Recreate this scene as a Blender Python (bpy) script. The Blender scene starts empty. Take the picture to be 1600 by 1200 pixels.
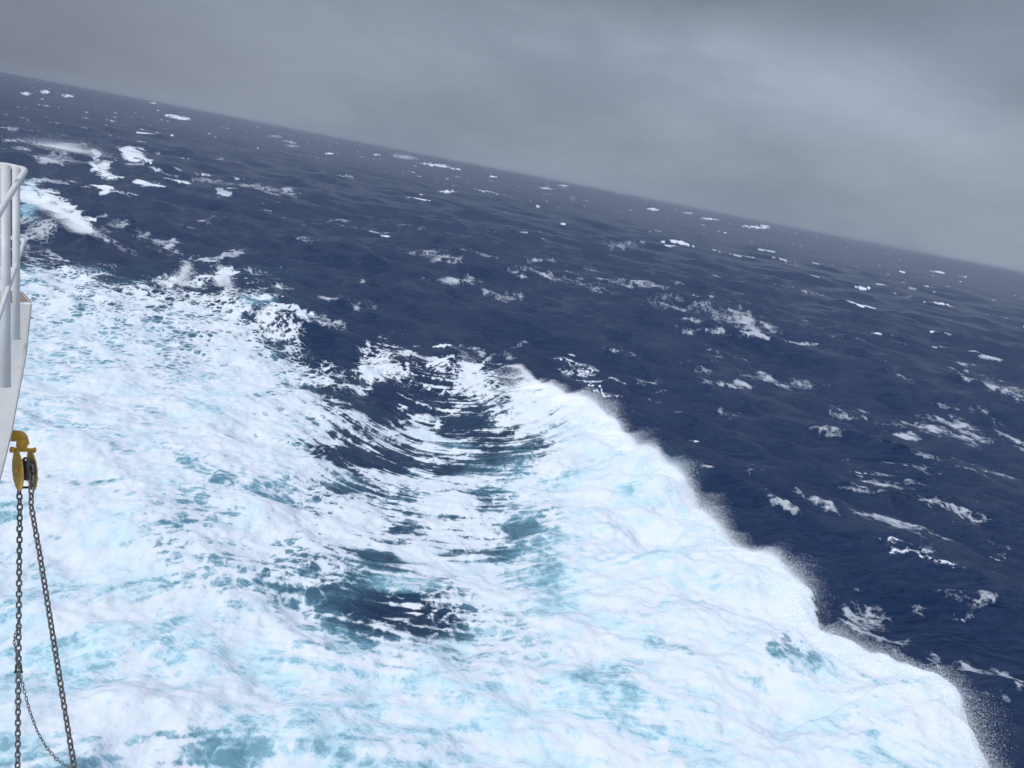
import bpy, bmesh, math
import numpy as np
from mathutils import Vector, Matrix

# ------------------------------------------------------------------ camera
S = bpy.context.scene
COL = S.collection
H = 15.0                      # eye height above mean sea level
F = 1250.0                    # focal length in pixels of the 1600 px wide photograph
ROLL = math.radians(11.14)
PITCH = math.radians(14.62)
cR, sR, cP, sP = math.cos(ROLL), math.sin(ROLL), math.cos(PITCH), math.sin(PITCH)
E = np.array([1.0, 0, 0]); N = np.array([0, sP, cP]); FWD = np.array([0, cP, -sP])
RIGHT = cR * E + sR * N
UP = -sR * E + cR * N
CAM = np.array([0, 0, H])
cam = bpy.data.cameras.new('camera')
cam_o = bpy.data.objects.new('camera', cam); COL.objects.link(cam_o)
cam.sensor_width = 36; cam.lens = 36 * F / 1600
cam.clip_start = 0.05; cam.clip_end = 90000
m = Matrix.Identity(4)
for i in range(3):
    m[i][0], m[i][1], m[i][2], m[i][3] = RIGHT[i], UP[i], -FWD[i], CAM[i]
cam_o.matrix_world = m
S.camera = cam_o

# ------------------------------------------------------------------ light
S.view_settings.view_transform = 'Standard'
S.view_settings.look = 'None'
S.view_settings.exposure = 0.40
S.cycles.diffuse_bounces = 6
S.view_settings.gamma = 1
S.view_settings.use_curve_mapping = False
SUN_EL, SUN_AZ = math.radians(42), math.radians(222)     # azimuth clockwise from +Y
sd = Vector((math.sin(SUN_AZ) * math.cos(SUN_EL), math.cos(SUN_AZ) * math.cos(SUN_EL), math.sin(SUN_EL)))
sun = bpy.data.lights.new('sun', 'SUN'); sun.energy = 1.6; sun.angle = math.radians(22); sun.color = (1, 0.985, 0.96)
sun_o = bpy.data.objects.new('sun', sun); COL.objects.link(sun_o)
sun_o.rotation_euler = sd.to_track_quat('Z', 'Y').to_euler()


class NT:
    """small helper for node trees"""
    def __init__(s, tree):
        s.t = tree
    def n(s, typ, **kw):
        o = s.t.nodes.new(typ)
        for k, v in kw.items():
            if k.startswith('i_'):
                o.inputs[k[2:].replace('_', ' ')].default_value = v
            else:
                setattr(o, k, v)
        return o
    def l(s, a, b):
        s.t.links.new(a, b)
    def val(s, x, inp):
        if hasattr(x, 'links'):
            s.l(x, inp)
        else:
            inp.default_value = x
    def math(s, op, a, b=0.0, clamp=False):
        o = s.n('ShaderNodeMath', operation=op); o.use_clamp = clamp
        s.val(a, o.inputs[0]); s.val(b, o.inputs[1])
        return o.outputs[0]
    def smooth(s, x, lo, hi):
        o = s.n('ShaderNodeMapRange', interpolation_type='SMOOTHSTEP')
        s.val(x, o.inputs[0]); s.val(lo, o.inputs[1]); s.val(hi, o.inputs[2])
        return o.outputs[0]
    def mixc(s, f, a, b, blend='MIX'):
        o = s.n('ShaderNodeMix', data_type='RGBA', blend_type=blend)
        s.val(f, o.inputs[0])
        for x, i in ((a, 6), (b, 7)):
            if hasattr(x, 'links'): s.l(x, o.inputs[i])
            else: o.inputs[i].default_value = (*x, 1)
        return o.outputs[2]
    def noise(s, vec, scale, detail=4, rough=0.5, dist=0.0):
        o = s.n('ShaderNodeTexNoise')
        if vec is not None: s.l(vec, o.inputs['Vector'])
        o.inputs['Scale'].default_value = scale; o.inputs['Detail'].default_value = detail
        o.inputs['Roughness'].default_value = rough; o.inputs['Distortion'].default_value = dist
        return o


w = bpy.data.worlds.new('World'); S.world = w; w.use_nodes = True
w.node_tree.nodes.clear()
q = NT(w.node_tree)
tc = q.n('ShaderNodeTexCoord')
sky = q.n('ShaderNodeTexSky', sky_type='NISHITA'); sky.sun_disc = False
sky.sun_elevation = SUN_EL; sky.sun_rotation = SUN_AZ
sky.air_density = 1.5; sky.dust_density = 4
sep = q.n('ShaderNodeSeparateXYZ'); q.l(tc.outputs['Generated'], sep.inputs[0])
X, Y, Z = sep.outputs
# direction space tilted a little, clouds drawn out along the horizon
mp = q.n('ShaderNodeMapping'); q.l(tc.outputs['Generated'], mp.inputs[0])
mp.inputs['Scale'].default_value = (1.0, 1.0, 2.6)
mp.inputs['Rotation'].default_value = (0.0, math.radians(12), 0)
n1 = q.noise(mp.outputs[0], 2.5, 8, 0.52, 0.3)
n2 = q.noise(mp.outputs[0], 7.0, 6, 0.55, 0.3)
nn = q.math('ADD', q.math('MULTIPLY', n1.outputs[0], 0.75), q.math('MULTIPLY', n2.outputs[0], 0.25))
cl = q.smooth(nn, 0.36, 0.64)
# heavy dark cloud bank over the left and middle, brightening to the right
def gauss(cx, cz, wx, wz):
    a = q.math('DIVIDE', q.math('SUBTRACT', X, cx), wx)
    b = q.math('DIVIDE', q.math('SUBTRACT', Z, cz), wz)
    r = q.math('ADD', q.math('MULTIPLY', a, a), q.math('MULTIPLY', b, b))
    return q.math('EXPONENT', q.math('MULTIPLY', r, -1.0))
wob = q.math('MULTIPLY', q.math('SUBTRACT', n1.outputs[0], 0.5), 0.5)
dark = q.math('ADD', gauss(-0.02, 0.25, 0.34, 0.055), q.math('MULTIPLY', gauss(-0.60, 0.08, 0.26, 0.16), 0.45))
dark = q.math('ADD', dark, q.math('MULTIPLY', gauss(0.5, 0.17, 0.12, 0.03), 0.35))
dark = q.math('MULTIPLY', dark, q.math('ADD', wob, 1.0))
lit = q.math('ADD', gauss(0.27, 0.155, 0.26, 0.06), q.math('MULTIPLY', gauss(-0.25, 0.13, 0.25, 0.04), 0.15))
base = q.mixc(cl, (0.184, 0.213, 0.278), (0.244, 0.278, 0.350))
k = q.math('SUBTRACT', q.math('ADD', 1.0, q.math('MULTIPLY', lit, 0.26)), q.math('MULTIPLY', dark, 0.55))
# an overcast sky is about three times brighter overhead than at the horizon
zen = q.math('ADD', 1.0, q.math('MULTIPLY', q.smooth(Z, 0.25, 0.85), 1.7))
k = q.math('MULTIPLY', k, zen)
cloud = q.n('ShaderNodeVectorMath', operation='SCALE'); q.l(base, cloud.inputs[0]); q.l(k, cloud.inputs['Scale'])
skys = q.n('ShaderNodeVectorMath', operation='SCALE'); q.l(sky.outputs[0], skys.inputs[0]); skys.inputs['Scale'].default_value = 0.06
mixs = q.mixc(0.93, skys.outputs[0], cloud.outputs[0])
bg = q.n('ShaderNodeBackground'); q.l(mixs, bg.inputs[0]); bg.inputs[1].default_value = 1.0
wo = q.n('ShaderNodeOutputWorld'); q.l(bg.outputs[0], wo.inputs[0])
w.cycles.sampling_method = 'MANUAL'; w.cycles.sample_map_resolution = 512

# ------------------------------------------------------------------ geometry of sight
def ray(px, py):
    return FWD + RIGHT * ((px - 800) / F) + UP * ((600 - py) / F)
def at(px, py, z=0.0):
    d = ray(px, py); t = (z - H) / d[2]
    return CAM + d * t
def at_depth(px, py, d):
    return CAM + ray(px, py) * d
def project(x, y, z):
    dx, dy, dz = x, y, z - H
    dep = FWD[0] * dx + FWD[1] * dy + FWD[2] * dz
    ok = dep > 1.0
    dep = np.where(ok, dep, 1.0)
    px = 800 + F * (RIGHT[0] * dx + RIGHT[1] * dy + RIGHT[2] * dz) / dep
    py = 600 - F * (UP[0] * dx + UP[1] * dy + UP[2] * dz) / dep
    return np.where(ok, px, -9999).astype(np.float32), np.where(ok, py, 9999).astype(np.float32)

rng = np.random.default_rng(7)
TAB = rng.random((512, 512)).astype(np.float32)
def vnoise(x, y):
    xi = np.floor(x); yi = np.floor(y)
    fx = (x - xi).astype(np.float32); fy = (y - yi).astype(np.float32)
    xi = xi.astype(np.int32) & 511; yi = yi.astype(np.int32) & 511
    x1 = (xi + 1) & 511; y1 = (yi + 1) & 511
    fx = fx * fx * (3 - 2 * fx); fy = fy * fy * (3 - 2 * fy)
    a = TAB[xi, yi]; b = TAB[x1, yi]; c = TAB[xi, y1]; d = TAB[x1, y1]
    return (a + (b - a) * fx) * (1 - fy) + (c + (d - c) * fx) * fy
def fbm(x, y, sc, octv=4, gain=0.5):
    x = x / sc; y = y / sc; s = 0; a = 1.0; t = 0
    for i in range(octv):
        s = s + a * (vnoise(x + 17.3 * i, y - 9.1 * i) - 0.5); t += a; a *= gain
        x, y = 1.62 * x - 1.18 * y, 1.18 * x + 1.62 * y
    return s / t * 2          # about -1..1 (mostly -0.6..0.6)
def sstep(x, a, b):
    t = np.clip((x - a) / (b - a), 0, 1); return t * t * (3 - 2 * t)

# ------------------------------------------------------------------ the sea: rings round the ship, finer where it is seen finer
dep = np.concatenate([np.array([1.45, 1.25, 1.1, 1.0, 0.92, 0.86, 0.82, 0.79]),
                      np.linspace(0.77, 0.012, 1080), np.geomspace(0.0115, 0.0004, 60)])
RR = H / np.tan(dep)
az = np.concatenate([np.linspace(-math.pi, -0.72, 40)[:-1], np.linspace(-0.72, 0.80, 1640), np.linspace(0.80, math.pi, 40)[1:]])
A, R2 = np.meshgrid(az, RR)
x0 = (R2 * np.sin(A)).astype(np.float64).ravel(); y0 = (R2 * np.cos(A)).ravel()
r0 = R2.ravel()
NR, NA = R2.shape
spacing = np.gradient(RR)
sp = np.repeat(spacing, NA)

# ridge thrown up by the ship: crest pixels with their height in metres
RIDGE = [(600, 566, .7), (700, 566, .8), (760, 560, 1.2), (810, 574, 1.6), (850, 602, 1.9), (950, 652, 2.3), (1010, 702, 2.5),
         (1065, 735, 2.6), (1125, 782, 2.7), (1190, 838, 2.7), (1240, 905, 2.6), (1262, 965, 2.3), (1335, 1012, 2.1),
         (1400, 1048, 2.1), (1458, 1068, 2.3), (1503, 1122, 2.4), (1545, 1180, 2.4), (1640, 1290, 2.4), (1760, 1420, 2.2)]
rp = np.array([[*at(a, b, c)[:2], c] for a, b, c in RIDGE])
def ridge_sd(x, y):
    best = np.full(x.shape, 1e9); side = np.zeros(x.shape); hh = np.zeros(x.shape)
    for i in range(len(rp) - 1):
        a, b = rp[i], rp[i + 1]
        dx, dy = b[0] - a[0], b[1] - a[1]; L2 = dx * dx + dy * dy
        t = np.clip(((x - a[0]) * dx + (y - a[1]) * dy) / L2, 0, 1)
        ex = x - a[0] - t * dx; ey = y - a[1] - t * dy
        d = np.hypot(ex, ey)
        s = dx * (y - a[1]) - dy * (x - a[0])
        k_ = d < best
        best = np.where(k_, d, best); side = np.where(k_, s, side); hh = np.where(k_, a[2] + t * (b[2] - a[2]), hh)
    return best * np.where(side < 0, 1, -1), hh       # + on the ship's side
def bump(x, y, px, py, z, a_deg, la, lb, h):
    """long hump whose middle is seen at px,py; axis a_deg from +x in the plan"""
    c = at(px, py, z); ca, sa = math.cos(math.radians(a_deg)), math.sin(math.radians(a_deg))
    u = ((x - c[0]) * ca + (y - c[1]) * sa) / la; v = (-(x - c[0]) * sa + (y - c[1]) * ca) / lb
    v = np.where(v > 0, v, v * 1.0)
    return h * np.exp(-u * u - v * v)

near = r0 < 260
sd, hh = ridge_sd(x0[near], y0[near])
xn, yn = x0[near], y0[near]
crest_n = 1 + 0.22 * fbm(xn, yn, 3.5, 3)
boil = fbm(xn + 7, yn, 1.7, 4, .55)
prof = np.where(sd > 0, np.exp(-(np.abs(sd) / 7.5) ** 1.6), np.exp(-(np.abs(sd) / 1.5) ** 1.7))
macro = hh * prof * crest_n
# trough between the wake field and the ridge, and lesser humps
macro += bump(xn, yn, 690, 690, -.8, 100, 11, 5, -1.1)
macro += bump(xn, yn, 640, 960, -.5, 20, 5, 2.6, -0.9)
macro += bump(xn, yn, 650, 905, .5, 10, 6, 2.0, 0.9)
macro += bump(xn, yn, 470, 492, 1.2, -20, 11, 2.6, 1.7)
macro += bump(xn, yn, 80, 330, 2.2, -35, 16, 4.0, 3.2)
macro += bump(xn, yn, 300, 1165, 0, 10, 3, 1.3, -0.5)
macro += bump(xn, yn, 300, 1120, .3, 10, 4, 1.3, 0.5)
macro += bump(xn, yn, 1040, 860, .5, 60, 3, 1.6, -0.4)
macro += bump(xn, yn, 1150, 520, .8, -10, 20, 4, 1.4)
macro += bump(xn, yn, 1420, 850, .3, -25, 9, 4, 0.9)
macro += bump(xn, yn, 1300, 900, -.3, -35, 12, 3.5, -0.8)
macro += .30 * boil * np.exp(-(sd / 9) ** 2) * (sd > -1) * sstep(yn, 5, 20)
mac = np.zeros_like(x0); mac[near] = macro
ridge_s = np.full_like(x0, -99.0); ridge_s[near] = sd

# wind sea: many crossing wave trains
NW = 84
lam = np.exp(rng.uniform(math.log(1.3), math.log(52), NW)); lam.sort()
th = math.radians(-105) + rng.normal(0, 0.62, NW)
amp = lam ** 0.86 * rng.uniform(.5, 1.2, NW) * np.where((lam > 2) & (lam < 13), 1.7, 1); amp *= 0.54 / math.sqrt((amp ** 2).sum() / 2)
ph = rng.uniform(0, 6.283, NW)
zz = mac.astype(np.float32); gx = np.zeros_like(zz); gy = np.zeros_like(zz)
wx = x0 + 2.5 * fbm(x0, y0, 23, 2); wy = y0 + 2.5 * fbm(x0 + 90, y0, 27, 2)
ppx, ppy = project(x0, y0, mac)
wake = sstep(ppy, 430, 520) * sstep(ridge_s, -1, 2) * (near)
lw = sstep(ppy, 430, 500) * (1 - sstep(ppx, 400, 520)) * near
wake = np.maximum(wake, lw)
calm = 1 - 0.65 * wake
for i in range(NW):
    k_ = 2 * math.pi / lam[i]; dx, dy = math.cos(th[i]), math.sin(th[i])
    fade = np.clip(lam[i] / (2.3 * sp) - 0.3, 0, 1).astype(np.float32)
    p = (k_ * (wx * dx + wy * dy) + ph[i]).astype(np.float32)
    a = (amp[i] * fade * calm).astype(np.float32)
    zz += a * np.cos(p)
    sx = a * np.sin(p) * 1.0
    gx -= sx * dx; gy -= sx * dy
chop = np.zeros_like(zz)
chop[near] = (0.26 * fbm(xn, yn, 2.6, 4, .6) + .22 * (.35 - np.abs(fbm(xn * .6 + 5, yn, 3.1, 4, .55)))) * np.clip(110 / np.maximum(r0[near], 1), .45, 1)
zz += chop * np.where(wake > .1, 1.4, 0.8)

# ---- foam: where it lies, in photograph coordinates, 0..9 on a 40 px lattice (x=20.., y=420..)
DG = """
6543212442100000000000000000000000000000
8887766443310000000000000000000000000000
9988888667620000000000000000000000000000
9989887788730032343200000000000000000000
9989888889972164338562000000000000000000
7778898889996421148689900000000000000000
9899999999997556721588990000000000000000
9999888999996347655478999000000000000000
9989998989998434467778999990000000000000
8988777788888755776679998999000000000000
9888876778888875686568999899990000000000
9999899999856667987556898899999000000000
8789999999666677779865899999999900000000
8788999998865444445789998999999990000000
8788888989888543345578998999996699000000
9668888889999766688878998799886689999900
7888898999998999999887667999988899999990
8888899998888899999888998999999999999999
7767776666678888888888877899998999999999
6677666555556667777787666788899999999999
"""
DG = np.array([[int(c) for c in r] for r in DG.split()], dtype=np.float32) / 9
DG = np.interp(DG * 9, range(10), [0, .18, .26, .33, .39, .44, .50, .55, .605, .69]).astype(np.float32)
AG = """
53211100000000000000
76543200000000000000
77667410013500000000
87766522223799900000
65665532335999999999
78766533335899999999
88876433357988889999
88888765567877657888
88888888888888888888
76656778888888888888
"""
AG = np.array([[int(c) for c in r] for r in AG.split()], dtype=np.float32) / 9
def lattice(G, px, py, x_, y_, st):
    u = np.clip((px - x_) / st, 0, G.shape[1] - 1.001); v = np.clip((py - y_) / st, 0, G.shape[0] - 1.001)
    i = u.astype(int); j = v.astype(int); fu = u - i; fv = v - j
    fu = fu * fu * (3 - 2 * fu); fv = fv * fv * (3 - 2 * fv)
    return (G[j, i] * (1 - fu) + G[j, i + 1] * fu) * (1 - fv) + (G[j + 1, i] * (1 - fu) + G[j + 1, i + 1] * fu) * fv

px, py = project(x0, y0, zz.astype(np.float64) * 0.75 + mac * 0.25)
# wobble the lattice so that no cell edge can be read
wob_x = 16 * fbm(x0, y0, 2.4, 3); wob_y = 11 * fbm(x0 + 50, y0 + 9, 2.2, 3)
D = lattice(DG, px + wob_x, py + wob_y, 20, 420, 40)
AE = lattice(AG, px, py, 40, 440, 80)
above = sstep(py, 398, 430)
D = D * above; AE = AE * above
# left of and below the picture the wake goes on
D = np.where(py > 9000, 0.85, D)
inside = sstep(ridge_s, -0.9, 0.1)
beyond = (ridge_s < 0) & (px > 640)
D = np.where(px > 640, D * inside + (1 - inside) * 0.0, D)
AE = np.where(px > 640, AE * sstep(ridge_s, -0.5, 1.0), AE)
crestw = np.exp(-(np.maximum(ridge_s - 0.3, 0) / 1.6) ** 2) * inside * sstep(px, 790, 900)
D = np.maximum(D, 1.05 * crestw)

# whitecaps and patches of lace: px, py, half length, half width, tilt, strength
PATCH = [
 (280,184,22,5,8,1.1),(262,180,8,3,5,1.0),(208,240,18,8,28,1.2),(230,252,14,5,32,1.0),(163,270,25,10,24,1.2),
 (150,262,14,8,20,.8),(440,299,26,6,4,.62),(400,292,30,3,8,.5),(342,299,17,6,22,.9),(100,232,36,8,0,.62),(146,240,8,5,40,1.0),(80,245,30,8,10,.5),
 (72,308,26,8,20,.95),(102,331,34,7,38,1.2),(128,354,10,5,40,1.3),(42,302,10,16,70,.8),(50,345,26,22,20,.55),(40,375,20,14,10,.5),(165,354,24,7,-5,.42),
 (595,368,14,2.5,4,1.1),(700,299,17,2,3,1.1),(680,258,32,3.5,8,1.0),(632,245,20,3,10,.7),(713,264,14,2,6,.8),(1020,327,11,3,5,1.0),
 (1108,342,17,2.5,5,1.1),(1180,355,26,3,6,1.0),(1196,353,10,4,15,1.0),(1037,377,13,2.5,6,1.0),(1465,425,18,3,6,1.0),(1505,432,12,2,8,1.0),
 (1470,475,26,2.6,10,1.1),(1350,450,16,2.2,8,1.0),(1412,462,16,3,10,.6),(515,240,9,2,5,1.0),(770,276,9,2,6,.9),(852,294,15,2,6,.9),(880,290,10,2,6,.8),
 (320,273,18,2.5,8,.8),(285,285,12,4,-8,.8),(252,267,10,3,5,.9),(282,266,8,4,30,.9),(330,283,26,3,10,.45),(70,144,7,3,5,1.0),(108,150,8,2,5,.9),(40,146,8,2,3,.8),
 (240,161,8,2,8,.8),(590,242,9,2,6,.8),(430,213,10,2,8,.7),(455,222,10,2,10,.7),(360,175,8,2,8,.6),(970,301,9,2,6,.7),(1075,333,8,2,6,.7),
 (455,228,12,2,8,.6),(540,275,12,2.5,10,.6),(160,303,8,3,-10,.8),(20,220,20,3,5,.6),(10,200,16,3,5,.5),(90,285,16,3,5,.5),
 (222,374,36,9,24,.44),(182,378,36,9,38,-.6),(262,393,42,9,22,.55),(310,408,34,6,4,.72),(360,400,36,4,-12,.70),(330,420,50,6,6,.55),(180,415,22,8,15,.42),
 (680,403,38,11,6,.55),(716,436,42,9,6,.56),(700,412,20,5,10,.6),(764,401,22,4,12,.45),(782,460,26,8,10,.45),(840,406,22,3,4,.55),
 (815,434,14,3,4,.8),(550,449,28,7,4,.40),(520,468,26,5,6,.45),(555,474,34,8,8,.48),(860,433,60,4,14,.5),(925,447,28,6,8,.48),(470,373,30,4,10,.4),
 (325,343,22,7,0,.36),(1050,480,26,12,20,.42),(1105,482,50,9,8,.50),(1165,500,52,15,18,.60),(1130,520,60,6,7,.66),(1190,526,26,3,8,1.0),(1080,502,24,7,10,.55),
 (1250,535,22,3,4,.9),(1120,553,22,9,40,.48),(1100,580,32,9,18,.54),(1140,602,55,6,4,.64),(1180,588,26,9,25,.42),(1215,598,30,8,14,.58),(1250,600,24,10,20,.45),
 (1325,645,30,8,20,.46),(1355,645,12,5,50,.5),(1210,660,16,4,0,.45),(1110,640,55,6,14,.42),(1010,620,10,2,10,.5),
 (1470,664,54,13,6,.70),(1515,678,44,14,20,.66),(1545,650,34,6,25,.5),(1490,640,40,5,10,.4),(1588,690,26,6,30,.6),
 (1520,592,70,5,12,.5),(1575,612,50,8,18,.62),(1240,412,26,4,6,.42),(970,384,28,7,2,.36),(1280,460,22,3,10,.4),(1310,525,20,4,10,.32),(1400,588,26,8,24,.42),
 (1420,828,46,3.5,24,.55),(1440,836,24,2.5,26,.7),(1490,800,60,6,16,.42),(1540,815,40,5,20,.45),(1180,740,16,12,40,.44),(1215,790,32,9,30,.46),(1255,780,14,9,55,.44),
 (1290,795,28,9,35,.48),(1500,1040,34,9,22,.58),(1555,1050,34,8,20,.55),(1575,1072,20,14,20,.6),(1545,1090,30,6,30,.42),(1415,955,26,8,10,.38),(1340,965,36,12,25,.55),
 (1380,1010,30,8,30,.5),(1440,1015,24,6,60,.45),(1490,930,40,5,20,.3),(1330,922,10,6,0,.35),(950,460,20,4,5,.35),(960,548,24,5,10,.36),
 (935,603,20,2,34,.9),(955,611,10,2,10,.9),(985,560,16,4,8,.42),(1080,692,10,2,5,.8),(690,541,16,2.5,-4,.9),(740,545,26,2,4,.6),(585,546,10,2,4,.7),(600,532,10,1.5,4,.6),
 (440,478,38,7,17,1.2),(470,486,26,8,18,1.2),(500,500,36,6,14,.60),(525,510,24,4,12,.6),(400,465,20,4,12,.8),(415,505,8,14,100,.6),
 (800,556,22,5,10,.6),(760,556,20,5,20,.6),(1040,850,18,6,-12,-.5),(975,765,26,9,-5,-.45),(1262,1052,16,20,50,-.35),(1232,1028,18,9,20,-.4),(1120,980,30,10,30,-.22),(1300,1090,30,9,20,-.2),(1180,1060,24,9,-10,-.2),(1400,1130,40,8,20,-.2),(1205,1010,12,10,20,-.35),(1020,1005,14,12,0,-.45),(1085,1015,16,8,8,-.45),
 (690,563,66,10,2,.78),(745,578,36,16,25,.76),(610,570,34,12,-8,.76),(575,598,16,20,10,.72),(640,690,75,13,28,.62),(705,717,70,13,17,.68),(600,655,42,9,38,.5),(665,655,30,12,5,.85),(590,575,22,16,20,.45),(610,600,24,10,40,.4),(655,572,60,9,6,.25),(660,655,26,11,5,.5),(640,690,60,10,25,.28),(745,600,18,26,30,.35),(740,640,30,10,-20,.3),
 (620,617,20,6,10,-.3),(665,612,46,15,8,-.5),(760,672,52,10,0,-.5),(650,665,60,6,18,-.2),(600,715,50,13,20,-.35),(640,735,56,7,6,-.5),(560,690,40,10,28,-.25),
 (640,975,54,8,3,-.2),(600,990,40,8,18,-.2),(660,948,60,7,3,-.2),(460,860,34,7,10,-.3),(500,875,30,8,12,-.2),(440,918,20,8,10,-.25),(500,925,44,6,4,-.15),
 (820,830,40,8,-6,-.35),(860,890,28,9,-10,-.4),(790,865,26,6,-8,-.3),(740,830,36,5,-4,-.4),(600,868,26,5,6,-.3),(550,850,24,6,10,-.25),(530,765,24,8,8,-.25),
 (150,562,20,6,0,-.4),(185,567,20,8,-8,-.35),(50,618,30,10,4,-.4),(110,622,40,8,2,-.3),(100,498,26,6,-3,-.3),(230,500,36,6,5,-.25),(120,760,18,6,-8,-.45),(165,757,24,7,0,-.45),
 (290,728,20,9,5,-.35),(190,775,24,8,8,-.35),(350,755,20,7,10,-.35),(270,825,40,8,0,-.4),(350,812,20,7,0,-.4),(80,842,14,5,0,-.3),(235,642,22,8,2,-.3),(255,1003,9,6,0,-.5),
 (265,990,34,22,-20,-.3),(310,1000,30,20,10,-.25),(100,1020,40,16,0,-.3),(10,1045,16,18,0,-.5),(240,1160,44,14,10,-.4),(320,1170,44,16,5,-.5),(480,1132,26,7,3,-.35),(585,1105,18,10,-10,-.3),
 (200,1100,40,8,8,-.3),(370,1035,16,8,0,-.25),(445,1165,60,16,0,-.3),(940,1060,30,8,-12,-.35),(1000,1080,24,14,20,-.25),(890,1150,30,9,30,-.4),(1020,1145,50,12,2,-.35),(850,1140,30,8,10,-.3),
 (1115,1100,22,20,20,-.25),(1365,1148,12,6,10,-.3),(745,1140,22,10,0,-.25),(740,1075,24,8,0,-.25),
]
TH = np.zeros_like(D); PD = np.zeros_like(D); PN = np.zeros_like(D)
for cx, cy, a, b, tilt, s_ in PATCH:
    if 0 < s_ <= .7: thin_p = 1; s_ *= .88 if cy > 480 or cx > 400 else 1
    else: thin_p = 0
    if s_ > .7 and cy < 480 and cx > 215: a *= .72; b *= .52
    R_ = 2.2 * max(a, b)
    idx = np.where((np.abs(px - cx) < R_) & (np.abs(py - cy) < R_))[0]
    if not len(idx): continue
    ca, sa = math.cos(math.radians(tilt)), math.sin(math.radians(tilt))
    dx = px[idx] - cx; dy = py[idx] - cy
    dd = float(np.linalg.norm(at(cx, max(cy, 130)) - CAM)); sc_ = dd * b * .0022 + .15
    xx_, yy_ = x0[idx] + cx * 3.1, y0[idx] * .30 + cy * 7.7
    dx = dx + a * .75 * fbm(xx_, yy_, sc_, 3, .6); dy = dy + b * 1.25 * fbm(xx_ + 40, yy_ - 11, sc_, 3, .6)
    u = (dx * ca + dy * sa) / a; v = (-dx * sa + dy * ca) / b
    g = np.exp(-(u * u + v * v) ** 1.3 * 0.9) * s_
    if 0 < s_ <= .7: g = g * (.86 + .8 * fbm(xx_ - 9, yy_ + 5, sc_ * .3, 3, .7))
    if s_ > .75: g = g * (1 + 1.3 * fbm(xx_ - 9, yy_ + 5, sc_ * .45, 3, .65)) * .9
    if s_ > 0:
        if thin_p: TH[idx] = np.where(g > PD[idx], 1, TH[idx])
        PD[idx] = np.maximum(PD[idx], g)
    else: PN[idx] = np.minimum(PN[idx], g * (1 + 1.1 * fbm(x0[idx], y0[idx], .9, 4, .6)))
hid = beyond & (ridge_s > -3.0) & (px > 780) & (r0 < 90)
PD = np.where(hid, 0, PD)
# far whitecaps: scattered on crests
hc = zz - mac
cell = fbm(x0 * 0.55 + 300, y0, 5.5, 3) + 0.55 * fbm(x0, y0, 60, 2)
far = sstep(r0, 90, 200)
wc = sstep(cell * 1.0 + 0.45 * hc + .30 * fbm(x0 * .8, y0 * .5, 1.9, 3, .6), 0.86, 1.12) * far
streak = sstep(fbm(x0 * 0.35 - 70, y0 * 1.0, 2.0, 4) + 0.6 * fbm(x0, y0, 30, 2), 0.42, 0.9) * 0.42
open_sea = (1 - above) + above * (px > 400) * (D < .05)
D = np.maximum(D * (1.0), np.maximum(PD, np.maximum(wc, streak * np.clip(open_sea, 0, 1))))
D = np.where(PN < -.01, np.maximum(D + PN, np.minimum(D, np.where(py > 830, .36, .28))), D)
TH *= np.clip(open_sea, 0, 1)

# ---- streaks combed along the flow of the water (line integral of noise)
GUIDE = [(430,540,60),(450,590,48),(500,620,40),(540,680,33),(600,730,22),(700,765,8),(800,750,0),(900,730,-12),(960,690,-28),(850,650,-20),
 (720,640,5),(760,600,-30),(650,570,10),(600,620,35),(740,670,3),(800,700,-6),(860,620,-38),(790,590,-60),(900,640,-40),(640,800,8),(760,830,-2),(800,870,-12),(640,900,4),
 (500,860,12),(640,970,8),(560,980,16),(900,830,-15),(200,600,4),(300,500,14),(200,900,-12),(100,900,-28),(200,1100,-8),(1000,850,-16),(1100,1000,15),(1220,1000,45),
 (1050,720,-30),(1100,850,-10),(1300,1100,30),(250,400,24),(100,400,14),(350,420,2),(1130,500,12),(1500,670,15),(1100,600,8),(900,1000,-20),(900,1150,10),(600,1100,4),(1500,900,20),
 (80,330,30),(400,300,10),(800,350,11),(1300,420,12)]
sel = np.where((py > 225) & (py < 1350) & (px > -150) & (px < 1750) & (r0 < 230))[0]
P = np.stack([px[sel], py[sel]], 1).astype(np.float32)
gg = 20; gw, gh = 1900 // gg + 2, 1150 // gg + 2
GX, GY = np.meshgrid(np.arange(gw) * gg - 150, np.arange(gh) * gg + 210)
c2 = np.zeros(GX.shape); s2 = np.zeros(GX.shape)
for a, b, t in GUIDE:
    w_ = 1 / (((GX - a) ** 2 + (GY - b) ** 2) / 3600 + 0.15) ** 1.7
    c2 += w_ * math.cos(2 * math.radians(t)); s2 += w_ * math.sin(2 * math.radians(t))
ang = 0.5 * np.arctan2(s2, c2)
DXg, DYg = np.cos(ang).astype(np.float32), np.sin(ang).astype(np.float32)
def lic(P, steps, st, scale):
    def smp(Q):
        dxx = (Q[:, 0] - 800) / F; dyy = (600 - Q[:, 1]) / F
        d = [FWD[i] + RIGHT[i] * dxx + UP[i] * dyy for i in range(3)]
        t = -H / np.minimum(d[2], -0.02)
        return vnoise(d[0] * t / scale, d[1] * t / scale)
    acc = smp(P); wt = 1.0
    for sg in (1, -1):
        Q = P.copy()
        for k_ in range(steps):
            i = np.clip(((Q[:, 0] + 150) / gg), 0, gw - 1.01).astype(int); j = np.clip(((Q[:, 1] - 210) / gg), 0, gh - 1.01).astype(int)
            Q[:, 0] += sg * st * DXg[j, i]; Q[:, 1] += sg * st * DYg[j, i]
            ww = 1 - (k_ + 1) / (steps + 1)
            acc += ww * smp(Q); wt += ww
    a = acc / wt - 0.5
    return a / a.std()
L1 = lic(P, 14, 3.2, 0.16); L2 = lic(P, 12, 6.0, 0.42)
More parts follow.
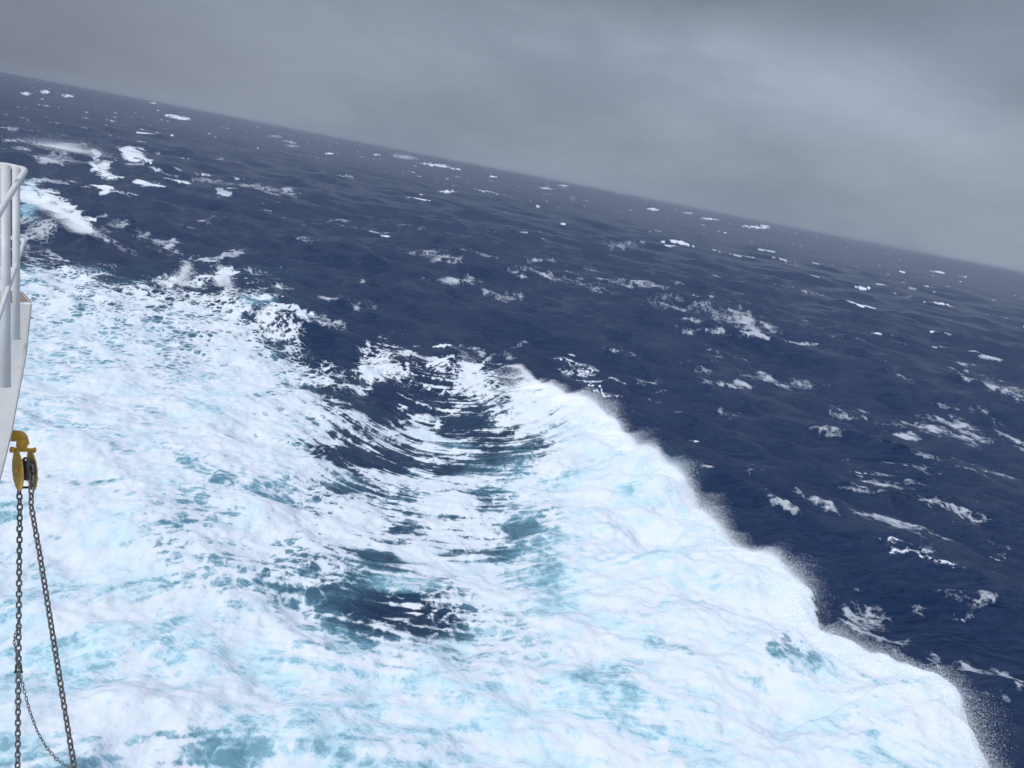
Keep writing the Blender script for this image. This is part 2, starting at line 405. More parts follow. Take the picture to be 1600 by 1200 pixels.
lc = np.zeros_like(D); lc[sel] = 0.6 * L1 + 0.5 * L2
# how combed the foam is: most on the slopes of the trough
SW = np.zeros_like(D)
for cx, cy, a, b, s_ in [(680,680,240,150,1.0),(700,850,260,120,.75),(880,650,110,80,1.0),(300,410,300,50,.8),(430,500,70,60,.95),(1150,560,220,110,.6),(1500,640,200,80,.7),(1300,620,420,260,.85),(600,440,300,60,.7),(250,600,200,120,.25),(100,950,160,120,.35),(600,960,150,60,.75)]:
    SW = np.maximum(SW, s_ * np.exp(-(((px - cx) / a) ** 2 + ((py - cy) / b) ** 2) ** 1.5))
SW = np.maximum(SW, .42 * sstep(py, 430, 480) * inside)
# soft boiling water: little contrast
SOFT = np.zeros_like(D)
for cx, cy, a, b, s_ in [(1000,780,170,150,.7),(1150,950,220,160,.4),(1350,1120,230,110,.4),(920,940,160,70,.6),(950,1080,200,80,.3),(680,885,110,30,.7),(700,1010,80,18,.8),(330,640,200,40,.4),(660,655,30,14,.8),(680,690,70,20,.5)]:
    SOFT = np.maximum(SOFT, s_ * np.exp(-(((px - cx) / a) ** 2 + ((py - cy) / b) ** 2) ** 1.6))
patchy = fbm(x0, y0, 1.7, 5, .55)
fine = fbm(x0 + 31, y0 - 12, .45, 3, .6)
cov = D + (0.50 * patchy + 0.07 * fine) * (1 - 0.35 * SOFT) * sstep(D, 0.02, .3) + 0.21 * SW * lc * sstep(D, 0.03, .2)
AE = AE + 0.16 * fbm(x0 - 7, y0 + 40, 3.5, 3) * (AE > 0.02)
for cx, cy, a, b, s_ in [(640,912,90,22,.75),(770,985,60,22,.85),(790,990,50,18,.8),(1000,750,70,40,.9),(180,566,30,10,.8),(70,622,60,14,.85),(400,470,34,12,.5),(40,310,18,30,.8),(970,385,30,8,.25),(290,590,30,12,.9),(330,590,40,14,.8),(850,760,60,40,.7),(700,700,60,14,.4)]:
    AE = np.maximum(AE, s_ * np.exp(-(((px - cx) / a) ** 2 + ((py - cy) / b) ** 2) ** 1.5))
dark_in = np.exp(-(((px - 625) / 125) ** 2 + ((py - 970) / 40) ** 2) ** 1.5)
AE = AE * (1 - .68 * dark_in)
foam01 = sstep(cov, .35, .7)
zz += (0.055 * foam01 * (patchy + fine * .8 + .15 * lc * SW) * np.clip(60 / np.maximum(r0, 1), 0, 1)).astype(np.float32)

xs = x0 + gx; ys = y0 + gy
xs = np.where(ridge_s > -4, x0 + gx * .4, xs); ys = np.where(ridge_s > -4, y0 + gy * .4, ys)

def big_mesh(name, co, quads):
    me = bpy.data.meshes.new(name)
    me.vertices.add(len(co)); me.vertices.foreach_set('co', co.astype(np.float32).ravel())
    nq, nv = quads.shape
    me.loops.add(nq * nv); me.loops.foreach_set('vertex_index', quads.astype(np.int32).ravel())
    me.polygons.add(nq); me.polygons.foreach_set('loop_start', np.arange(0, nq * nv, nv, dtype=np.int32))
    me.polygons.foreach_set('loop_total', np.full(nq, nv, dtype=np.int32))
    me.update(calc_edges=True)
    return me
ii = np.arange(NR - 1)[:, None] * NA + np.arange(NA - 1)[None, :]
quads = np.stack([ii, ii + 1, ii + NA + 1, ii + NA], -1).reshape(-1, 4)[:, ::-1]
co = np.stack([xs, ys, zz], 1)
me = big_mesh('sea', co, quads)
me.polygons.foreach_set('use_smooth', np.ones(len(me.polygons), dtype=bool))
for nm, arr in (('cover', cov), ('air', AE), ('soft', SOFT), ('comb', SW), ('thin', TH), ('strand', lc)):
    a_ = me.attributes.new(nm, 'FLOAT', 'POINT'); a_.data.foreach_set('value', arr.astype(np.float32))

# ---- sea material
mat = bpy.data.materials.new('sea_water'); mat.use_nodes = True
mat.node_tree.nodes.clear(); q = NT(mat.node_tree)
tc = q.n('ShaderNodeTexCoord'); ob = tc.outputs['Object']
def attr(n_):
    return q.n('ShaderNodeAttribute', attribute_name=n_).outputs['Fac']
cover, air, soft, comb, thin_a = attr('cover'), attr('air'), attr('soft'), attr('comb'), attr('thin')
wn = q.noise(ob, 1.3, 3, .6)
wv = q.n('ShaderNodeVectorMath', operation='MULTIPLY_ADD')
q.l(wn.outputs['Color'], wv.inputs[0]); wv.inputs[1].default_value = (.9, .9, .9); q.l(ob, wv.inputs[2])
def lace(scale):
    v = q.n('ShaderNodeTexVoronoi', feature='DISTANCE_TO_EDGE'); v.inputs['Scale'].default_value = scale
    q.l(wv.outputs[0], v.inputs['Vector'])
    return q.smooth(v.outputs['Distance'], 0.28, 0.0)
lace1 = lace(1.5); lace2 = lace(4.2)
lc_ = q.math('ADD', q.math('MULTIPLY', lace1, .68), q.math('MULTIPLY', lace2, .32))
fn = q.noise(ob, 9.0, 4, .65)
kk = q.math('SUBTRACT', 1.0, q.math('MULTIPLY', soft, .6))
kl = q.math('MULTIPLY', kk, q.math('SUBTRACT', 1.0, q.math('MULTIPLY', comb, .65)))
c1 = q.math('ADD', cover, q.math('MULTIPLY', q.math('MULTIPLY', q.math('SUBTRACT', lc_, .36), .52), kl))
c1 = q.math('ADD', c1, q.math('MULTIPLY', q.math('MULTIPLY', q.math('SUBTRACT', fn.outputs[0], .5), .34), kk))
gate = q.smooth(cover, 0.05, 0.22)
wide = q.math('MAXIMUM', q.math('MAXIMUM', soft, q.math('MULTIPLY', air, .95)), thin_a)
lo = q.math('SUBTRACT', .44, q.math('MULTIPLY', wide, .16)); hi = q.math('ADD', .60, q.math('MULTIPLY', wide, .14))
fo = q.math('MULTIPLY', q.math('MULTIPLY', q.smooth(c1, lo, hi), gate), q.math('SUBTRACT', 1.0, q.math('MULTIPLY', thin_a, .34)))
# milky water under and around foam
af = q.math('MULTIPLY', air, q.math('ADD', .60, q.math('MULTIPLY', q.smooth(c1, 0.10, 0.60), .40)))
ramp = q.n('ShaderNodeValToRGB'); q.l(af, ramp.inputs[0])
el = ramp.color_ramp.elements
el[0].position = 0; el[0].color = (.010, .031, .088, 1)
el[1].position = 1; el[1].color = (.60, .82, .89, 1)
for p_, c_ in ((.18, (.016, .050, .10, 1)), (.40, (.12, .27, .35, 1)), (.66, (.36, .575, .655, 1))):
    e_ = el.new(p_); e_.color = c_
strand = attr('strand')
mn = q.math('ADD', q.noise(wv.outputs[0], .55, 6, .62, .5).outputs[0], q.math('MULTIPLY', strand, -.035))
marb = q.smooth(mn, .42, .66)
fcol = q.mixc(q.math('MULTIPLY', q.math('MAXIMUM', soft, q.math('MULTIPLY', air, .68)), marb), (.67, .705, .745), (.43, .65, .71))
colr = q.mixc(fo, ramp.outputs[0], fcol)
pb = q.n('ShaderNodeBsdfPrincipled'); q.l(colr, pb.inputs['Base Color'])
pb.inputs['IOR'].default_value = 1.333
ro = q.math('ADD', .20, q.math('MULTIPLY', fo, .74)); q.l(ro, pb.inputs['Roughness'])
mpw = q.n('ShaderNodeMapping'); q.l(ob, mpw.inputs[0]); mpw.inputs['Scale'].default_value = (.55, 1.25, 1); mpw.inputs['Rotation'].default_value = (0, 0, .2)
b0 = q.noise(mpw.outputs[0], .55, 4, .6, .3)
b1 = q.noise(mpw.outputs[0], 1.9, 7, .66, .4); b2 = q.noise(ob, 9.0, 3, .6)
hb = q.math('ADD', q.math('ADD', q.math('MULTIPLY', b0.outputs[0], 1.15), q.math('MULTIPLY', b1.outputs[0], .46)), q.math('MULTIPLY', b2.outputs[0], .035))
hb = q.math('ADD', hb, q.math('MULTIPLY', q.math('MULTIPLY', strand, fo), .035))
bp = q.n('ShaderNodeBump'); q.l(hb, bp.inputs['Height']); bp.inputs['Distance'].default_value = 1.0; q.l(q.math('SUBTRACT', .92, q.math('MULTIPLY', q.math('MAXIMUM', fo, q.math('MULTIPLY', air, .6)), .74)), bp.inputs['Strength'])
q.l(bp.outputs[0], pb.inputs['Normal'])
om = q.n('ShaderNodeOutputMaterial'); q.l(pb.outputs[0], om.inputs[0])
me.materials.append(mat)
sea = bpy.data.objects.new('sea', me); COL.objects.link(sea); sea['kind'] = 'structure'

# ------------------------------------------------------------------ spray: real droplets flung off the crests
def simple_mat(name, col, rough=.5, metal=0.0, col2=None, scale=20, rust=None, rust_lo=.6, bump_=0.0):
    m_ = bpy.data.materials.new(name); m_.use_nodes = True; m_.node_tree.nodes.clear(); q = NT(m_.node_tree)
    tc = q.n('ShaderNodeTexCoord'); p = q.n('ShaderNodeBsdfPrincipled')
    n_ = q.noise(tc.outputs['Object'], scale, 5, .6)
    c = q.mixc(q.smooth(n_.outputs[0], .35, .65), col, col2 or col)
    if rust:
        r_ = q.noise(tc.outputs['Object'], scale * .6, 6, .7, .4)
        c = q.mixc(q.smooth(r_.outputs[0], rust_lo, rust_lo + .08), c, rust)
    q.l(c, p.inputs['Base Color']); p.inputs['Roughness'].default_value = rough; p.inputs['Metallic'].default_value = metal
    if bump_:
        b = q.n('ShaderNodeBump'); q.l(n_.outputs[0], b.inputs['Height']); b.inputs['Distance'].default_value = bump_; q.l(b.outputs[0], p.inputs['Normal'])
    o = q.n('ShaderNodeOutputMaterial'); q.l(p.outputs[0], o.inputs[0])
    return m_
dm = bpy.data.materials.new('spray_water'); dm.use_nodes = True; dm.node_tree.nodes.clear(); q = NT(dm.node_tree)
d1 = q.n('ShaderNodeBsdfDiffuse'); d1.inputs[0].default_value = (.90, .91, .93, 1)
geo = q.n('ShaderNodeNewGeometry'); vm = q.n('ShaderNodeVectorMath', operation='MULTIPLY_ADD')
q.l(geo.outputs['Normal'], vm.inputs[0]); vm.inputs[1].default_value = (.35, .35, .35); vm.inputs[2].default_value = (-.25, -.35, .8)
q.l(vm.outputs[0], d1.inputs['Normal'])
d2 = q.n('ShaderNodeBsdfTranslucent'); d2.inputs[0].default_value = (.60, .62, .65, 1)
mx = q.n('ShaderNodeAddShader'); q.l(d1.outputs[0], mx.inputs[0]); q.l(d2.outputs[0], mx.inputs[1])
o_ = q.n('ShaderNodeOutputMaterial'); q.l(mx.outputs[0], o_.inputs[0])

TET = np.array([[1, 1, 1], [1, -1, -1], [-1, 1, -1], [-1, -1, 1]]) / 1.6
TF = np.array([[0, 1, 2], [0, 3, 1], [0, 2, 3], [1, 3, 2]])
def drops(name, pts, size, label, group=None):
    n_ = len(pts)
    qv = rng.normal(size=(n_, 4)); qv /= np.linalg.norm(qv, axis=1)[:, None]
    a, b, c, d = qv.T
    Rm = np.stack([np.stack([1 - 2 * (c * c + d * d), 2 * (b * c - a * d), 2 * (b * d + a * c)], -1),
                   np.stack([2 * (b * c + a * d), 1 - 2 * (b * b + d * d), 2 * (c * d - a * b)], -1),
                   np.stack([2 * (b * d - a * c), 2 * (c * d + a * b), 1 - 2 * (b * b + c * c)], -1)], 1)
    v = np.einsum('nij,kj->nki', Rm, TET) * size[:, None, None] + pts[:, None, :]
    f = (TF[None] + 4 * np.arange(n_)[:, None, None]).reshape(-1, 3)
    me_ = big_mesh(name, v.reshape(-1, 3), f); me_.materials.append(dm)
    o = bpy.data.objects.new(name, me_); COL.objects.link(o)
    o['kind'] = 'stuff'; o['label'] = label; o['category'] = 'spray'
    return o

# along the ridge
seg = np.hypot(np.diff(rp[:, 0]), np.diff(rp[:, 1])); cum = np.concatenate([[0], np.cumsum(seg)])
def surf(x, y):
    ai = np.clip(np.interp(np.arctan2(x, y), az, np.arange(NA)), 0, NA - 1).round().astype(int)
    ri = np.clip(np.interp(np.hypot(x, y), RR, np.arange(NR)), 0, NR - 1).round().astype(int)
    return zz.reshape(NR, NA)[ri, ai]
def ridge_pt(s):
    return np.stack([np.interp(s, cum, rp[:, i]) for i in range(3)], 1)
s_start = cum[3]
NS = 560000
s_ = rng.uniform(s_start, cum[-1] - 2, NS)
base = ridge_pt(s_)
tan = ridge_pt(s_ + .3) - ridge_pt(s_ - .3); tan /= np.linalg.norm(tan[:, :2], axis=1)[:, None] + 1e-9
nrm = np.stack([tan[:, 1], -tan[:, 0]], 1)       # ship side
nrm *= np.where(ridge_sd(base[:, 0] + nrm[:, 0], base[:, 1] + nrm[:, 1])[0] > 0, 1, -1)[:, None]
burst = np.clip((vnoise(s_ * .7, s_ * 0 + 3.3) * .6 + vnoise(s_ * 2.7, s_ * 0 + 8.3) * .4 + vnoise(s_ * 7.7, s_ * 0 + 1.3) * .25) * 1.15 - .1, .02, 1.2)
grow = .55 + .45 * sstep(s_, s_start, s_start + 12)
off = rng.normal(-.1, .35, NS) + rng.uniform(-.4, 3.4, NS) * rng.random(NS) ** 1.5
hgt = np.exp(-np.maximum(off, 0) * .45) * np.minimum(rng.exponential(1, NS), 2.4) * (.06 + .46 * burst ** 2.1) * grow
crest_mod = 1 + 0.22 * fbm(base[:, 0], base[:, 1], 3.5, 3)
bx_, by_ = base[:, 0] + nrm[:, 0] * off, base[:, 1] + nrm[:, 1] * off
drift = hgt * rng.uniform(0, .9, NS)
pts = np.stack([bx_ - nrm[:, 0] * drift, by_ - nrm[:, 1] * drift, surf(bx_, by_) + hgt - .03], 1)
dist = np.linalg.norm(pts - CAM, axis=1)
size = (rng.uniform(.0018, .0056, NS) + rng.random(NS) ** 20 * .006) * np.clip(dist / 30, .7, 1.7)
drops('wave_spray', pts, size, 'white spray torn off the long crest of the breaking wake wave')

def puff(px_, py_, z_, n_, wid, hei, lean, name, label):
    c = at(px_, py_, z_)
    h_ = rng.beta(1.0, 1.9, n_)
    ph_ = rng.normal(0, 1, n_) + .5 * np.sin(h_ * 5 + wid * 9)
    x = c[0] + ph_ * wid * (1 - .55 * h_) + lean * h_ * hei
    clump = vnoise(x * 2.2 + 5, h_ * hei * 2.4 + 3)
    keep = clump > rng.random(n_) * .75
    y = c[1] + rng.normal(0, wid * .6, n_)
    z = z_ + h_ * hei
    P_ = np.stack([x, y, z], 1)[keep]
    return drops(name, P_, rng.uniform(.007, .017, len(P_)), label)
puff(284, 446, 0.3, 15000, .42, 2.3, .1, 'spray_plume', 'taller narrow puff of spray rising at the far edge of the foam')
puff(356, 450, 0.4, 13000, .46, 2.0, -.55, 'spray_plume', 'puff of spray leaning left beside the narrow one, at the wave crest')
# mist blown back off the breaking wave beyond the railing
n_ = 90000
t = rng.random(n_) ** .8
cx = np.interp(t, [0, .35, .7, 1], [30, 70, 108, 136]); cy = np.interp(t, [0, .35, .7, 1], [303, 318, 340, 362])
c = np.array([at(a, b, 2.2) for a, b in zip(cx[::50], cy[::50])]); c = np.repeat(c, 50, 0)[:n_]
up_ = rng.exponential(1, n_) * .42 * (1.25 - t)
P_ = c + np.stack([-up_ * 1.2 + rng.normal(0, .35, n_), rng.normal(0, .8, n_), up_ - .2], 1)
drops('crest_mist', P_, rng.uniform(.006, .016, n_), 'veil of mist blown off the breaking wave beyond the white railing')
n_ = 26000
c = at(105, 234, 1.5)
P_ = c + np.stack([rng.normal(0, 4.2, n_), rng.normal(0, 3, n_), rng.exponential(.55, n_)], 1)
drops('crest_mist', P_, rng.uniform(.008, .024, n_), 'thin faint mist over the distant whitecap above the railing')

# ------------------------------------------------------------------ ship fittings at the left edge
white = simple_mat('ship_white_paint', (.60, .60, .59), .45, 0, (.53, .53, .53), 9, (.36, .27, .20), .645, .001)
plate_m = simple_mat('ship_plate_paint', (.52, .52, .51), .5, 0, (.45, .45, .44), 5, (.36, .30, .24), .63, .003)
rusty = simple_mat('rusty_edge', (.20, .15, .11), .8, 0, (.28, .22, .17), 20, bump_=.002)
yellow = simple_mat('yellow_paint', (.60, .32, .015), .5, 0, (.50, .25, .015), 26, (.12, .055, .02), .60, .001)
yellow2 = simple_mat('worn_yellow_paint', (.55, .34, .055), .55, 0, (.42, .26, .04), 20, (.14, .07, .03), .60, .001)
steel = simple_mat('dark_steel', (.045, .045, .05), .5, .6, (.09, .08, .075), 30, (.13, .075, .045), .58, .001)
chain_m = simple_mat('weathered_chain_steel', (.13, .12, .115), .55, .5, (.20, .19, .18), 60, (.13, .07, .04), .54, .0005)

def link_obj(name, me_, m_, parent=None):
    o = bpy.data.objects.new(name, me_); COL.objects.link(o)
    if m_ is not None: me_.materials.append(m_)
    if parent is not None: o.parent = parent; o.matrix_parent_inverse = parent.matrix_world.inverted()
    return o
def thing(name, label, cat, loc):
    o = bpy.data.objects.new(name, None); COL.objects.link(o); o.location = loc; o.empty_display_size = .1
    o.matrix_world = Matrix.Translation(Vector(loc))
    o['label'] = label; o['category'] = cat
    return o
def tube(name, pts, rad, m_, parent, seg=20, bend=.03):
    """tube through points, rounded at the corners"""
    P = [Vector(p) for p in pts]; path = [P[0]]
    for i in range(1, len(P) - 1):
        a, b, c = P[i - 1], P[i], P[i + 1]
        u = (a - b).normalized(); v = (c - b).normalized(); r = min(bend, (a - b).length * .4, (c - b).length * .4)
        for k_ in range(7):
            t = k_ / 6; path.append((b + u * r) * (1 - t) ** 2 + b * 2 * t * (1 - t) + (b + v * r) * t * t)
    path.append(P[-1])
    bm = bmesh.new(); rings = []
    for i, p in enumerate(path):
        d = (path[min(i + 1, len(path) - 1)] - path[max(i - 1, 0)]).normalized()
        ref = Vector((.12, .99, .05)); s1 = d.cross(ref).normalized(); s2 = d.cross(s1)
        rings.append([bm.verts.new(p + rad * (math.cos(2 * math.pi * j / seg) * s1 + math.sin(2 * math.pi * j / seg) * s2)) for j in range(seg)])
    for a, b in zip(rings, rings[1:]):
        for j in range(seg): bm.faces.new((a[j], a[(j + 1) % seg], b[(j + 1) % seg], b[j]))
    bm.faces.new(rings[0][::-1]); bm.faces.new(rings[-1])
    bmesh.ops.recalc_face_normals(bm, faces=bm.faces)
    for f in bm.faces: f.smooth = len(f.verts) == 4
    me_ = bpy.data.meshes.new(name); bm.to_mesh(me_); bm.free()
    return link_obj(name, me_, m_, parent)
def slab(name, poly, ext, m_, parent, bev=.004):
    """polygon given in 3D, thickened by vector ext"""
    bm = bmesh.new(); e = Vector(ext)
    a = [bm.verts.new(Vector(p)) for p in poly]; b = [bm.verts.new(Vector(p) + e) for p in poly]
    n_ = len(poly)
    bm.faces.new(a); bm.faces.new(b[::-1])
    for i in range(n_): bm.faces.new((a[i], b[i], b[(i + 1) % n_], a[(i + 1) % n_]))
    bmesh.ops.recalc_face_normals(bm, faces=bm.faces)
    if bev: bmesh.ops.bevel(bm, geom=bm.edges[:], offset=bev, segments=2, profile=.6, affect='EDGES')
    me_ = bpy.data.meshes.new(name); bm.to_mesh(me_); bm.free()
    return link_obj(name, me_, m_, parent)
def ad(a, b, c): return Vector(at_depth(a, b, c))
VF, VR, VU = Vector(FWD), Vector(RIGHT), Vector(UP)

_ad = ad
KS = .76
def ad(a, b, c): return _ad(a, b, c * KS)
rail = thing('ship_railing', 'white painted tubular railing on the ship\'s side at the left edge of the picture', 'railing', ad(9, 606, 5.5))
tube('post', [ad(8.5, 258, 5.45), ad(9, 604, 5.45)], .0305 * KS, white, rail)
tube('post', [ad(25, 262, 5.75), ad(25.5, 529, 5.75)], .0245 * KS, white, rail)
tube('top_rail', [ad(-80, 256, 5.95), ad(8, 258, 5.86), ad(40, 265, 5.80), ad(2, 327, 5.05), ad(-60, 436, 4.2)], .0195 * KS, white, rail, bend=.03)
tube('mid_rail', [ad(-80, 368, 6.3), ad(8, 370.5, 6.18), ad(38.5, 375, 6.10), ad(7, 468, 5.3), ad(-50, 640, 4.3)], .0145 * KS, white, rail, bend=.03)

bul = thing('ship_bulwark', 'white steel side plate of the ship tapering down behind the railing posts', 'ship side', ad(-20, 745, 5.9))
slab('side_plate', [ad(-120, 472, 5.92), ad(31, 473.5, 5.92), ad(48.5, 475, 5.92), ad(40, 556, 5.9), ad(24, 640, 5.87), ad(18.5, 672, 5.86), ad(9, 712, 5.85), ad(-1, 752, 5.85), ad(-120, 1000, 5.8)], VF * .012, plate_m, bul, .004)
slab('edge_flange', [ad(30.5, 455, 6.22), ad(33, 455, 6.22), ad(48.5, 472.2, 5.97), ad(30.5, 472.2, 5.97)], VF * .012, rusty, bul, .0015)
slab('inner_frame', [ad(-120, 452, 6.26), ad(29, 454, 6.26), ad(30, 500, 6.26), ad(-120, 500, 6.26)], VF * .015, rusty, bul, .002)
tube('flange_rim', [ad(30.5, 454.4, 6.2), ad(48.3, 474, 5.93)], .0035 * KS, plate_m, bul, 10)
for (a, b, d_) in ((9, 604, 5.5), (25.5, 529, 5.8)):       # weld beads under the posts
    bm = bmesh.new(); bmesh.ops.create_uvsphere(bm, u_segments=16, v_segments=8, radius=1)
    for v in bm.verts: v.co = ad(a, b, d_ + .02) + VR * v.co.x * .026 + VU * v.co.z * .007 + VF * v.co.y * .026
    for f in bm.faces: f.smooth = True
    me_ = bpy.data.meshes.new('weld'); bm.to_mesh(me_); bm.free(); link_obj('weld', me_, plate_m, bul)

ad = _ad
# --- pulley block; local frame: ax along the axle, tn across the sheave, VU up
Dp = 4.6
C0 = ad(39, 735, Dp)
yaw = math.radians(40)
LF = Vector(ray(39, 735)).normalized(); LR = (VR - LF * VR.dot(LF)).normalized(); VU0 = VU; VU = LR.cross(LF).normalized()
ax = LR * math.cos(yaw) + LF * math.sin(yaw)
tn = LR * math.sin(yaw) - LF * math.cos(yaw)
tilt = math.radians(-7)        # the block hangs leaning a little
upv = (VU * math.cos(tilt) + LR * math.sin(tilt)).normalized()
px2m = Dp / F
blk = thing('pulley_block', 'yellow steel pulley block with dark sheave hanging under the ship\'s white side', 'pulley', C0)
def loc3(a, t_, u): return C0 + ax * a + tn * t_ + upv * u
def cheek(a0, thick):
    prof = []
    for u, w_ in ((.125, .014), (.10, .020), (.05, .037), (.0, .041), (-.05, .038), (-.09, .026), (-.115, .013)):
        prof.append((u, w_))
    pts = [loc3(a0, w_, u) for u, w_ in prof] + [loc3(a0, -w_, u) for u, w_ in prof[::-1]]
    return slab('cheek_plate', pts, ax * thick, yellow2, blk, .003)
cheek(-.049, .009); cheek(.040, .009)
def lathe(name, prof, centre, axis, m_, parent, seg=32):
    axis = axis.normalized(); s1 = axis.orthogonal().normalized(); s2 = axis.cross(s1)
    bm = bmesh.new(); rings = []
    for a, r in prof:
        rings.append([bm.verts.new(centre + axis * a + r * (math.cos(2 * math.pi * j / seg) * s1 + math.sin(2 * math.pi * j / seg) * s2)) for j in range(seg)])
    for a, b in zip(rings, rings[1:]):
        for j in range(seg): bm.faces.new((a[j], a[(j + 1) % seg], b[(j + 1) % seg], b[j]))
    bm.faces.new(rings[0][::-1]); bm.faces.new(rings[-1])
    bmesh.ops.recalc_face_normals(bm, faces=bm.faces)
    for f in bm.faces: f.smooth = len(f.verts) == 4
    me_ = bpy.data.meshes.new(name); bm.to_mesh(me_); bm.free()
    return link_obj(name, me_, m_, parent)
RS = .056
lathe('sheave', [(-.026, .02), (-.026, RS - .004), (-.022, RS + .004), (-.017, RS + .004), (-.008, RS - .014), (.008, RS - .014), (.017, RS + .004), (.022, RS + .004), (.026, RS - .004), (.026, .02)], C0, ax, steel, blk)
lathe('axle', [(-.066, .007), (-.066, .010), (-.058, .010), (-.058, .0145), (-.049, .0145), (-.049, .008), (.049, .008), (.049, .0145), (.057, .0145), (.057, .006)], C0, ax, yellow, blk)
lathe('top_pin', [(-.072, .010), (-.070, .017), (-.052, .017), (-.050, .011), (.050, .011), (.051, .016), (.060, .016), (.062, .010)], loc3(.004, 0, .118), LR * .93 + LF * .3, yellow, blk)
def rbox(name, c, sx, sy, sz, X_, Y_, Z_, m_, parent, bev=.006):
    bm = bmesh.new(); bmesh.ops.create_cube(bm, size=1)
    bmesh.ops.scale(bm, vec=(sx, sy, sz), verts=bm.verts)
    bmesh.ops.bevel(bm, geom=bm.edges[:], offset=bev, segments=3, profile=.5, affect='EDGES')
    for v in bm.verts: v.co = c + X_ * v.co.x + Y_ * v.co.y + Z_ * v.co.z
    for f in bm.faces: f.smooth = False
    me_ = bpy.data.meshes.new(name); bm.to_mesh(me_); bm.free()
    return link_obj(name, me_, m_, parent)
rbox('swivel', ad(34.5, 692, Dp), .058, .04, .062, LR, LF, VU, yellow, blk, .012)
rbox('neck', ad(35.0, 699.5, Dp), .048, .03, .026, LR, LF, VU, yellow, blk, .006)
tube('bracket_arm', [ad(-30, 676, Dp + .12), ad(14, 680.5, Dp), ad(33, 680.5, Dp), ad(37, 696, Dp)], .031, yellow, blk, 20, .05)
rbox('bracket_plate', ad(19, 681, Dp - .005), .040, .05, .064, LR, LF, VU, yellow, blk, .004)
lathe('swivel_bolt', [(0, .013), (.008, .013), (.010, .010), (.014, .007)], ad(36, 682, Dp - .033), -LF, yellow, blk, 6)
rbox('crosspiece', loc3(0, 0, -.098), .080, .018, .014, ax, tn, upv, steel, blk, .003)

# --- chains, link by link
def link_mesh(name, length, width, rad, m_):
    """stadium link: inner pitch direction z, flat in x-z"""
    bm = bmesh.new(); R_ = width / 2 - rad; L_ = length / 2 - rad - R_
    path = []
    for k_ in range(9): t = math.pi * k_ / 8; path.append((R_ * math.cos(t), L_ + R_ * math.sin(t)))
    for k_ in range(9): t = math.pi + math.pi * k_ / 8; path.append((R_ * math.cos(t), -L_ + R_ * math.sin(t)))
    n_ = len(path); rings = []
    for i, (x, z) in enumerate(path):
        a, b = path[i - 1], path[(i + 1) % n_]
        d = Vector((b[0] - a[0], 0, b[1] - a[1])).normalized(); s1 = Vector((0, 1, 0)); s2 = d.cross(s1)
        rings.append([bm.verts.new(Vector((x, 0, z)) + rad * (math.cos(2 * math.pi * j / 8) * s1 + math.sin(2 * math.pi * j / 8) * s2)) for j in range(8)])
    for i in range(n_):
        a, b = rings[i], rings[(i + 1) % n_]
        for j in range(8): bm.faces.new((a[j], a[(j + 1) % 8], b[(j + 1) % 8], b[j]))
    bmesh.ops.recalc_face_normals(bm, faces=bm.faces)
    for f in bm.faces: f.smooth = True
    me_ = bpy.data.meshes.new(name); bm.to_mesh(me_); bm.free(); me_.materials.append(m_)
    return me_
def resample(pts, pitch):
    P = [Vector(p) for p in pts]; out = []; acc = 0.0; nxt = 0.0
    for a, b in zip(P, P[1:]):
        L = (b - a).length
        while nxt <= acc + L:
            t = (nxt - acc) / L; out.append((a.lerp(b, t), (b - a).normalized())); nxt += pitch
        acc += L
    return out
def lay_chain(root, me_, pts, pitch, roll0, side, droll=0.0, jit=.12):
    for i, (p, d) in enumerate(resample(pts, pitch)):
        y_ = (side - d * side.dot(d)).normalized(); x_ = y_.cross(d)
        a = roll0 + (i % 2) * math.pi / 2 + droll * i + rng.normal(0, jit)
        xx = x_ * math.cos(a) + y_ * math.sin(a); yy = d.cross(xx)
        o = bpy.data.objects.new('link', me_); COL.objects.link(o)
        M_ = Matrix.Identity(4)
        for r in range(3): M_[r][0], M_[r][1], M_[r][2], M_[r][3] = xx[r], yy[r], d[r], p[r]
        o.parent = root; o.matrix_parent_inverse = root.matrix_world.inverted(); o.matrix_world = M_
PITCHL = .0322
heavy = thing('hoist_chain', 'heavy weathered steel chain running over the yellow pulley in two long strands', 'chain', C0 + upv * RS)
lm = link_mesh('link', .0322 + 2 * .0092 - .001, .0350, .0053, chain_m)
arc = []
rr = RS + .004
left = [ad(27.5, 1330, 4.75), ad(27.5, 1200, 4.74), ad(29, 1000, 4.70), ad(31, 790, 4.66)]
for k_ in range(15):
    t = math.pi * (1 - k_ / 14)
    arc.append(C0 + tn * (rr * math.cos(t)) * .86 + upv * rr * math.sin(t))
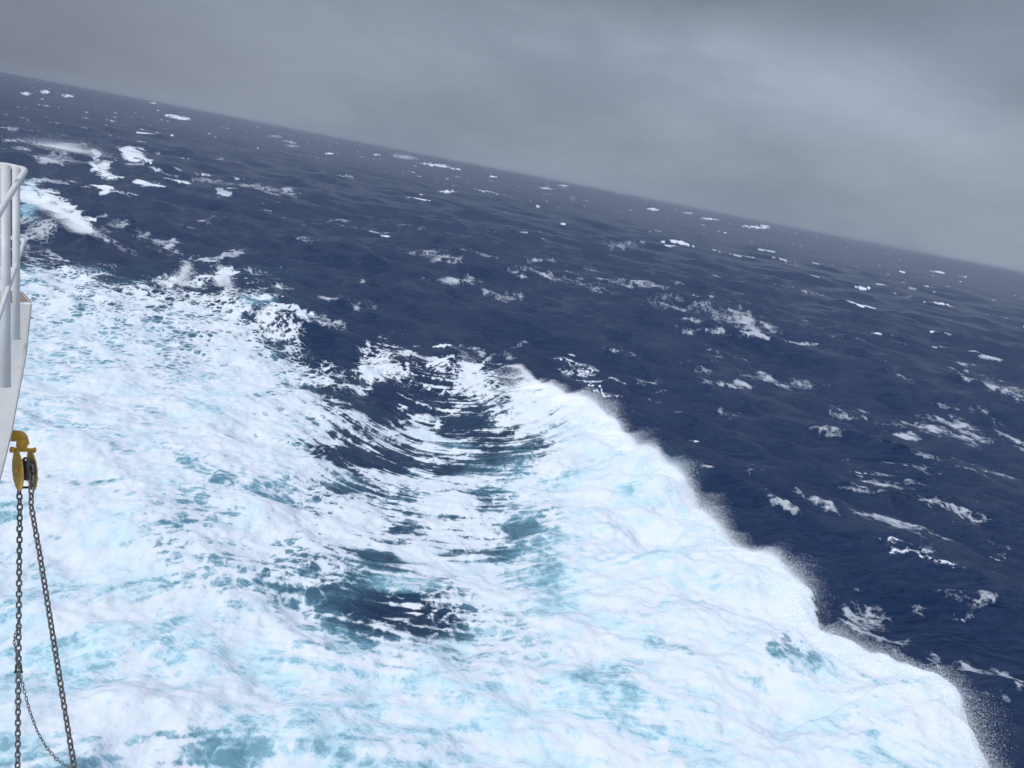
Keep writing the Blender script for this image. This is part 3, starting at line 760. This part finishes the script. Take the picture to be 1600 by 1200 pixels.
right = [ad(48.5, 790, 4.54), ad(62, 866, 4.53), ad(80, 978, 4.50), ad(98, 1090, 4.48), ad(116, 1200, 4.46), ad(134, 1320, 4.44)]
lay_chain(heavy, lm, left + arc + right, PITCHL, 0.12, VF, 0.0, .10)
thin = thing('safety_chain', 'thin light steel chain drooping from the left strand of the heavy chain', 'chain', ad(24, 990, 4.6))
tm = link_mesh('link', .0205 + 2 * .0045, .0165, .0023, chain_m)
cpx = [(30, 978), (24, 990), (22, 1003), (25, 1018), (28, 1034), (31, 1052), (37, 1076), (46, 1110), (58, 1142), (72, 1167), (88, 1186), (102, 1196), (112, 1199.5)]
lay_chain(thin, tm, [ad(a, b, 4.60 - .10 * max(0, (a - 28)) / 84) for a, b in cpx], .0205, .3, VF, .05, .2)
sh = thing('chain_shackle', 'small dark shackle clipping the thin chain to the heavy one', 'shackle', ad(29, 1043, 4.66))
lathe('pin', [(-.022, .006), (-.022, .009), (-.017, .009), (-.017, .0045), (.017, .0045), (.017, .009), (.021, .009)], ad(29, 1050, 4.66), VR, steel, sh, 12)
tube('bow', [ad(24.5, 1050, 4.66), ad(25, 1038, 4.66), ad(29, 1033, 4.66), ad(33, 1038, 4.66), ad(33.5, 1050, 4.66)], .0048, steel, sh, 10, .015)

# ------------------------------------------------------------------ sea air
bm = bmesh.new(); bmesh.ops.create_cube(bm, size=1)
for v in bm.verts: v.co = Vector((v.co.x * 80000, v.co.y * 80000, -6 + (v.co.z + .5) * 32))
me_ = bpy.data.meshes.new('haze'); bm.to_mesh(me_); bm.free()
hm = bpy.data.materials.new('haze'); hm.use_nodes = True; hm.node_tree.nodes.clear(); q = NT(hm.node_tree)
pv = q.n('ShaderNodeVolumePrincipled'); pv.inputs['Color'].default_value = (.50, .56, .68, 1); pv.inputs['Density'].default_value = 0.00005
pv.inputs['Anisotropy'].default_value = 0.0
o_ = q.n('ShaderNodeOutputMaterial'); q.l(pv.outputs[0], o_.inputs['Volume'])
me_.materials.append(hm)
hz = bpy.data.objects.new('haze', me_); COL.objects.link(hz); hz['kind'] = 'stuff'; hz['label'] = 'thin grey sea haze over the far water'; hz['category'] = 'haze'
